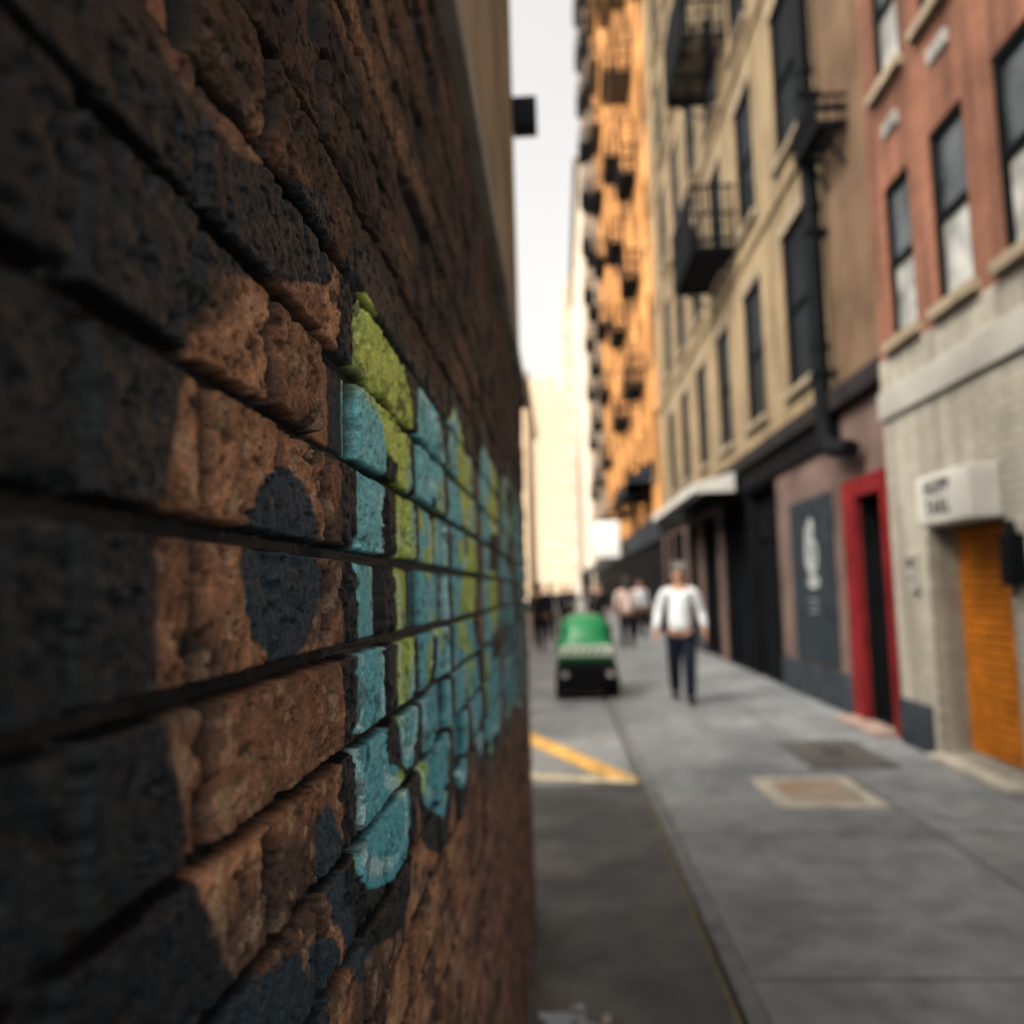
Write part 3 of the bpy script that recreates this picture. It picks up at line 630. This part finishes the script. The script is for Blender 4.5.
# ------------------------------------------------------------------ people
def skinmesh(verts,edges,root=0,sub=2,name="skin"):
    me_=bpy.data.meshes.new(name); me_.from_pydata([v[:3] for v in verts],edges,[])
    o=bpy.data.objects.new("tmp",me_); COL.objects.link(o)
    sm=o.modifiers.new("s",'SKIN'); sm.use_smooth_shade=True; sm.branch_smoothing=0.4
    for i,v in enumerate(verts):
        sv=me_.skin_vertices[0].data[i]; sv.radius=(v[3],v[3]); sv.use_root=(i==root)
    ss=o.modifiers.new("u",'SUBSURF'); ss.levels=sub; ss.render_levels=sub
    dg=bpy.context.evaluated_depsgraph_get(); out=bpy.data.meshes.new_from_object(o.evaluated_get(dg))
    bpy.data.objects.remove(o); out.name=name
    bm=bmesh.new(); bm.from_mesh(out); bmesh.ops.recalc_face_normals(bm,faces=bm.faces); bm.to_mesh(out); bm.free()
    return out
def flat(me_,H):
    co=np.empty(len(me_.vertices)*3,dtype=np.float32); me_.vertices.foreach_get('co',co); co=co.reshape(-1,3)
    k=np.clip(1-np.abs((co[:,2]/H-0.70))/0.20,0,1); k=np.clip(k*3,0,1)*(np.abs(co[:,0])<0.2*H/1.75)
    co[:,1]*=1-0.22*k; me_.vertices.foreach_set('co',co.ravel()); me_.update()
def person(loc,H,facing,shirt,trousers,label,stride=0.22,hair=m_hair,longhair=False,slim=1.0,group=None,jacket=False,spread=0.0):
    s=H/1.75; q=slim
    e=empty("person",loc); tag(e,label,"person",group)
    e.rotation_euler=(0,0,facing)
    def leg(sg,f): # f forward amount
        hip=(0.085*sg,0,0.90); kn=(0.095*sg,-0.04-f*0.62,0.50 if f>=0 else 0.49); an=(0.09*sg,-f*1.0+ (0.03 if f<0 else 0),0.09 if f>=0 else 0.13)
        return hip,kn,an
    la=leg(1,stride); ra=leg(-1,-stride)
    def arm(sg,f): 
        sh=(0.180*sg*q,0.0,1.395); el=((0.235+spread)*sg,0.03-f*0.4,1.13); wr=((0.25+spread*1.35)*sg,-0.09-f*1.0,0.91)
        return sh,el,wr
    aL=arm(1,-stride*0.6); aR=arm(-1,stride*0.6)
    V=[(0,0,0.97,0.120*q),(0,0,1.12,0.108*q),(0,0.0,1.28,0.122*q),(0,0.01,1.41,0.080),(0,0.0,1.50,0.052),(0,-0.012,1.565,0.068),(0,-0.005,1.635,0.083),(0,0,1.70,0.055)]
    E=[(0,1),(1,2),(2,3),(3,4),(4,5),(5,6),(6,7)]
    def add(p,r,pr): V.append((*p,r)); E.append((pr,len(V)-1)); return len(V)-1
    for (hip,kn,an) in (la,ra):
        a=add(hip,0.088*q,0); b_=add(kn,0.055,a); mid=add(tuple((np.array(kn)*0.6+np.array(an)*0.4)+np.array((0,0.02,0))),0.052,b_); c=add(an,0.037,mid); add((an[0]*1.1,an[1]-0.11,max(0.04,an[2]-0.055)),0.024,c)
    for (sh,el,wr) in (aL,aR):
        sg=1 if sh[0]>0 else -1
        a=add(sh,0.050*q,3); b_=add(el,0.040,a); c=add(wr,0.028,b_); pm=add((wr[0]+0.004*sg,wr[1]-0.015,wr[2]-0.06),0.030,c)
        for i,(fy_,ln) in enumerate(((-0.030,0.065),(-0.010,0.078),(0.010,0.073),(0.028,0.055))):
            k=add((wr[0]+0.006*sg,wr[1]-0.018+fy_,wr[2]-0.105),0.0095,pm); add((wr[0]-0.008*sg,wr[1]-0.024+fy_,wr[2]-0.105-ln),0.007,k)
        k=add((wr[0]-0.008*sg,wr[1]-0.055,wr[2]-0.06),0.011,pm); add((wr[0]-0.012*sg,wr[1]-0.072,wr[2]-0.10),0.009,k)
    nose=add((0,-0.098,1.60),0.012,6); 
    for sg in (1,-1): add((0.088*sg,0.0,1.60),0.016,6)
    VV=[(v[0]*s,v[1]*s,v[2]*s,v[3]*s) for v in V]
    me_=skinmesh(VV,E,0,2,"body"); flat(me_,H); me_.materials.append(m_skin)
    o=bpy.data.objects.new("body",me_); COL.objects.link(o); o.parent=e
    # shirt
    zb_=0.86 if not jacket else 0.76
    V=[(0,0,zb_,0.158*q),(0,0,1.06,0.146*q),(0,0,1.25,0.158*q),(0,0.01,1.40,0.105),(0,0.005,1.465,0.066)]; E=[(0,1),(1,2),(2,3),(3,4)]
    for (sh,el,wr) in (aL,aR):
        V.append((sh[0],sh[1],sh[2],0.066*q)); E.append((3,len(V)-1)); V.append((*el,0.056)); E.append((len(V)-2,len(V)-1)); V.append((wr[0],wr[1],wr[2]+0.02,0.042)); E.append((len(V)-2,len(V)-1))
    me_=skinmesh([(v[0]*s,v[1]*s,v[2]*s,v[3]*s) for v in V],E,0,2,"shirt"); flat(me_,H); me_.materials.append(shirt)
    o=bpy.data.objects.new("shirt",me_); COL.objects.link(o); o.parent=e
    V=[(0,0,0.93,0.130*q)]; E=[]
    for (hip,kn,an) in (la,ra):
        a=len(V); V+= [(hip[0],hip[1],0.84,0.112*q),(kn[0],kn[1],kn[2],0.088*q),((kn[0]+an[0])/2,(kn[1]+an[1])/2+0.01,(kn[2]+an[2])/2,0.078*q),(an[0],an[1]+0.005,an[2]-0.02,0.070*q)]; E+=[(0,a),(a,a+1),(a+1,a+2),(a+2,a+3)]
    me_=skinmesh([(v[0]*s,v[1]*s,v[2]*s,v[3]*s) for v in V],E,0,2,"trousers"); flat(me_,H); me_.materials.append(trousers)
    o=bpy.data.objects.new("trousers",me_); COL.objects.link(o); o.parent=e
    for (hip,kn,an) in (la,ra):
        V=[(an[0],an[1]+0.05,max(0.05,an[2]-0.035),0.055),(an[0]*1.03,an[1]-0.04,max(0.052,an[2]-0.04),0.058),(an[0]*1.1,an[1]-0.15,max(0.042,an[2]-0.055),0.048),(an[0]*1.1,an[1]-0.19,max(0.036,an[2]-0.06),0.032)]
        me_=skinmesh([(v[0]*s,v[1]*s,v[2]*s,v[3]*s) for v in V],[(0,1),(1,2),(2,3)],0,2,"shoe"); me_.materials.append(m_shoe)
        o=bpy.data.objects.new("shoe",me_); COL.objects.link(o); o.parent=e
    V=[(0,0.025,1.665,0.088),(0,0.04,1.60,0.075),(0,0.0,1.715,0.062)]; E=[(0,1),(0,2)]
    if longhair: V+= [(0,0.06,1.48,0.075),(0,0.065,1.38,0.05)]; E+=[(1,3),(3,4)]
    me_=skinmesh([(v[0]*s,v[1]*s,v[2]*s,v[3]*s) for v in V],E,0,2,"hair"); me_.materials.append(hair)
    o=bpy.data.objects.new("hair",me_); COL.objects.link(o); o.parent=e
    for sg in (1,-1):
        fc=MB(); fc.tube((0.031*s*sg,-0.078*s,1.632*s),(0.031*s*sg,-0.090*s,1.632*s),0.010*s,8,0); fo=fc.obj("eye",m_hair); fo.parent=e
    fc=MB(); fc.box(-0.024*s,0.024*s,-0.086*s,-0.076*s,1.556*s,1.564*s); fo=fc.obj("mouth",m_lips,bevel=0.002); fo.parent=e
    return e
m_lips=mat("lips",(0.3,0.1,0.08),0.6)
c_white=mat("white_shirt_cloth",(0.56,0.59,0.62),0.9,var=0.10,vscale=9)
c_navy=mat("navy_cloth",(0.010,0.013,0.022),0.9,var=0.2,spec=0.2)
c_blk=mat("black_cloth",(0.010,0.010,0.012),0.9,var=0.2,spec=0.2)
c_grey=mat("grey_cloth",(0.09,0.09,0.10),0.9,var=0.2)
c_tan=mat("tan_cloth",(0.28,0.19,0.13),0.9,var=0.2)
c_pink=mat("pale_pink_cloth",(0.50,0.38,0.33),0.9,var=0.1)
gp="pedestrians in the street"
person((1.56,11.4,0),1.80,-0.12,c_white,c_navy,"man in white shirt and dark trousers walking on the pavement",0.14,hair=mat("grey_hair",(0.10,0.09,0.08),0.8),slim=1.06,group=gp,spread=0.04)
person((1.64,21.5,0),1.76,math.pi,c_pink,c_blk,"person in pale top and black trousers walking away",0.2,longhair=True,slim=1.08,group=gp,spread=0.03)
person((2.38,26,0),1.76,0.2,c_white,c_blk,"person in white shirt and dark trousers standing by shopfront",0.08,slim=1.08,group=gp)
person((1.02,23,0),1.72,0,c_blk,c_blk,"person in black jacket and trousers walking in the street",0.15,jacket=True,slim=1.05,group=gp)
person((1.25,36,0),1.75,0,c_grey,c_blk,"person in grey jacket walking down the street",0.15,jacket=True,group=gp)
for (x,y,c,lab) in ((-0.58,22,c_blk,"person in black coat standing in the road"),(-0.30,26,c_navy,"person in navy jacket walking along the road"),(-0.75,34,c_grey,"person in grey jacket walking along the road"),(0.1,32,c_blk,"person in black jacket walking along the road"),(-1.2,40,c_tan,"person in tan jacket walking along the road"),(0.5,40,c_blk,"person in black jacket walking along the road")):
    person((x,y,-0.02),1.72,random.choice((0,math.pi)),c,c_blk,lab,0.14,jacket=True,group=gp)

# ------------------------------------------------------------------ green utility cart
ct=empty("utility_cart",(0.34,12.6,-0.02)); tag(ct,"small green utility vehicle with white front band on the road","utility vehicle")
def loft(b,secs,m=0,ex=0.45):
    rings=[]
    for (z,hw,yf,yb) in secs:
        r=[]; n=28
        for k in range(n):
            a=2*math.pi*k/n; cx=math.cos(a); sy=math.sin(a)
            x=hw*math.copysign(abs(cx)**ex,cx); yv=(yf+yb)/2+(yb-yf)/2*math.copysign(abs(sy)**ex,sy); r.append((x,yv,z))
        rings.append(r)
    i=len(b.v); n=28
    for r in rings: b.v+=r
    for a in range(len(rings)-1):
        for k in range(n):
            k2=(k+1)%n; b.f.append((i+a*n+k,i+a*n+k2,i+(a+1)*n+k2,i+(a+1)*n+k)); b.mi.append(m)
    b.f.append(tuple(i+k for k in range(n))[::-1]); b.mi.append(m)
    b.f.append(tuple(i+(len(rings)-1)*n+k for k in range(n))); b.mi.append(m)
b=MB(); loft(b,[(0.50,0.38,-0.62,0.70),(0.56,0.42,-0.68,0.74),(0.72,0.42,-0.67,0.74),(0.84,0.39,-0.60,0.72)])
o=b.obj("body",m_green,smooth=True); o.parent=ct
b=MB(); loft(b,[(0.842,0.375,-0.56,0.68),(0.95,0.36,-0.50,0.64),(1.05,0.33,-0.42,0.58),(1.12,0.27,-0.30,0.48),(1.155,0.17,-0.16,0.34)],ex=0.6)
o=b.obj("canopy",m_green,smooth=True); o.parent=ct
b=MB(); loft(b,[(0.12,0.36,-0.64,0.68),(0.17,0.42,-0.72,0.75),(0.44,0.43,-0.74,0.76),(0.498,0.40,-0.66,0.72)],ex=0.3)
o=b.obj("chassis",m_dark,smooth=True); o.parent=ct
b=MB(); b.box(-0.36,0.36,-0.71,-0.665,0.60,0.75); o=b.obj("front_panel",m_white,bevel=0.015); o.parent=ct
b=MB()
for i in range(6): b.quad([(-0.30+i*0.10,-0.713,0.62),(-0.26+i*0.10,-0.713,0.62),(-0.21+i*0.10,-0.713,0.72),(-0.25+i*0.10,-0.713,0.72)])
fp_=b.obj("emblem",m_green); fp_.parent=ct
for sx in (-1,1):
    b=MB(); b.tube((0.31*sx,-0.755,0.36),(0.31*sx,-0.66,0.36),0.045,14); o=b.obj("headlight",m_grey); o.parent=ct
    b=MB(); b.box(min(0.33*sx,0.372*sx),max(0.33*sx,0.372*sx),-0.30,0.45,0.87,0.99); o=b.obj("side_window",m_glass,bevel=0.01); o.parent=ct
    for sy in (-0.45,0.5):
        b=MB(); b.tube((0.31*sx,sy,0.17),(0.44*sx,sy,0.17),0.17,22); o=b.obj("wheel",m_tyre,bevel=0.02); o.parent=ct
        h=MB(); h.tube((0.441*sx,sy,0.17),(0.448*sx,sy,0.17),0.08,14); ho=h.obj("hub",m_grey); ho.parent=o
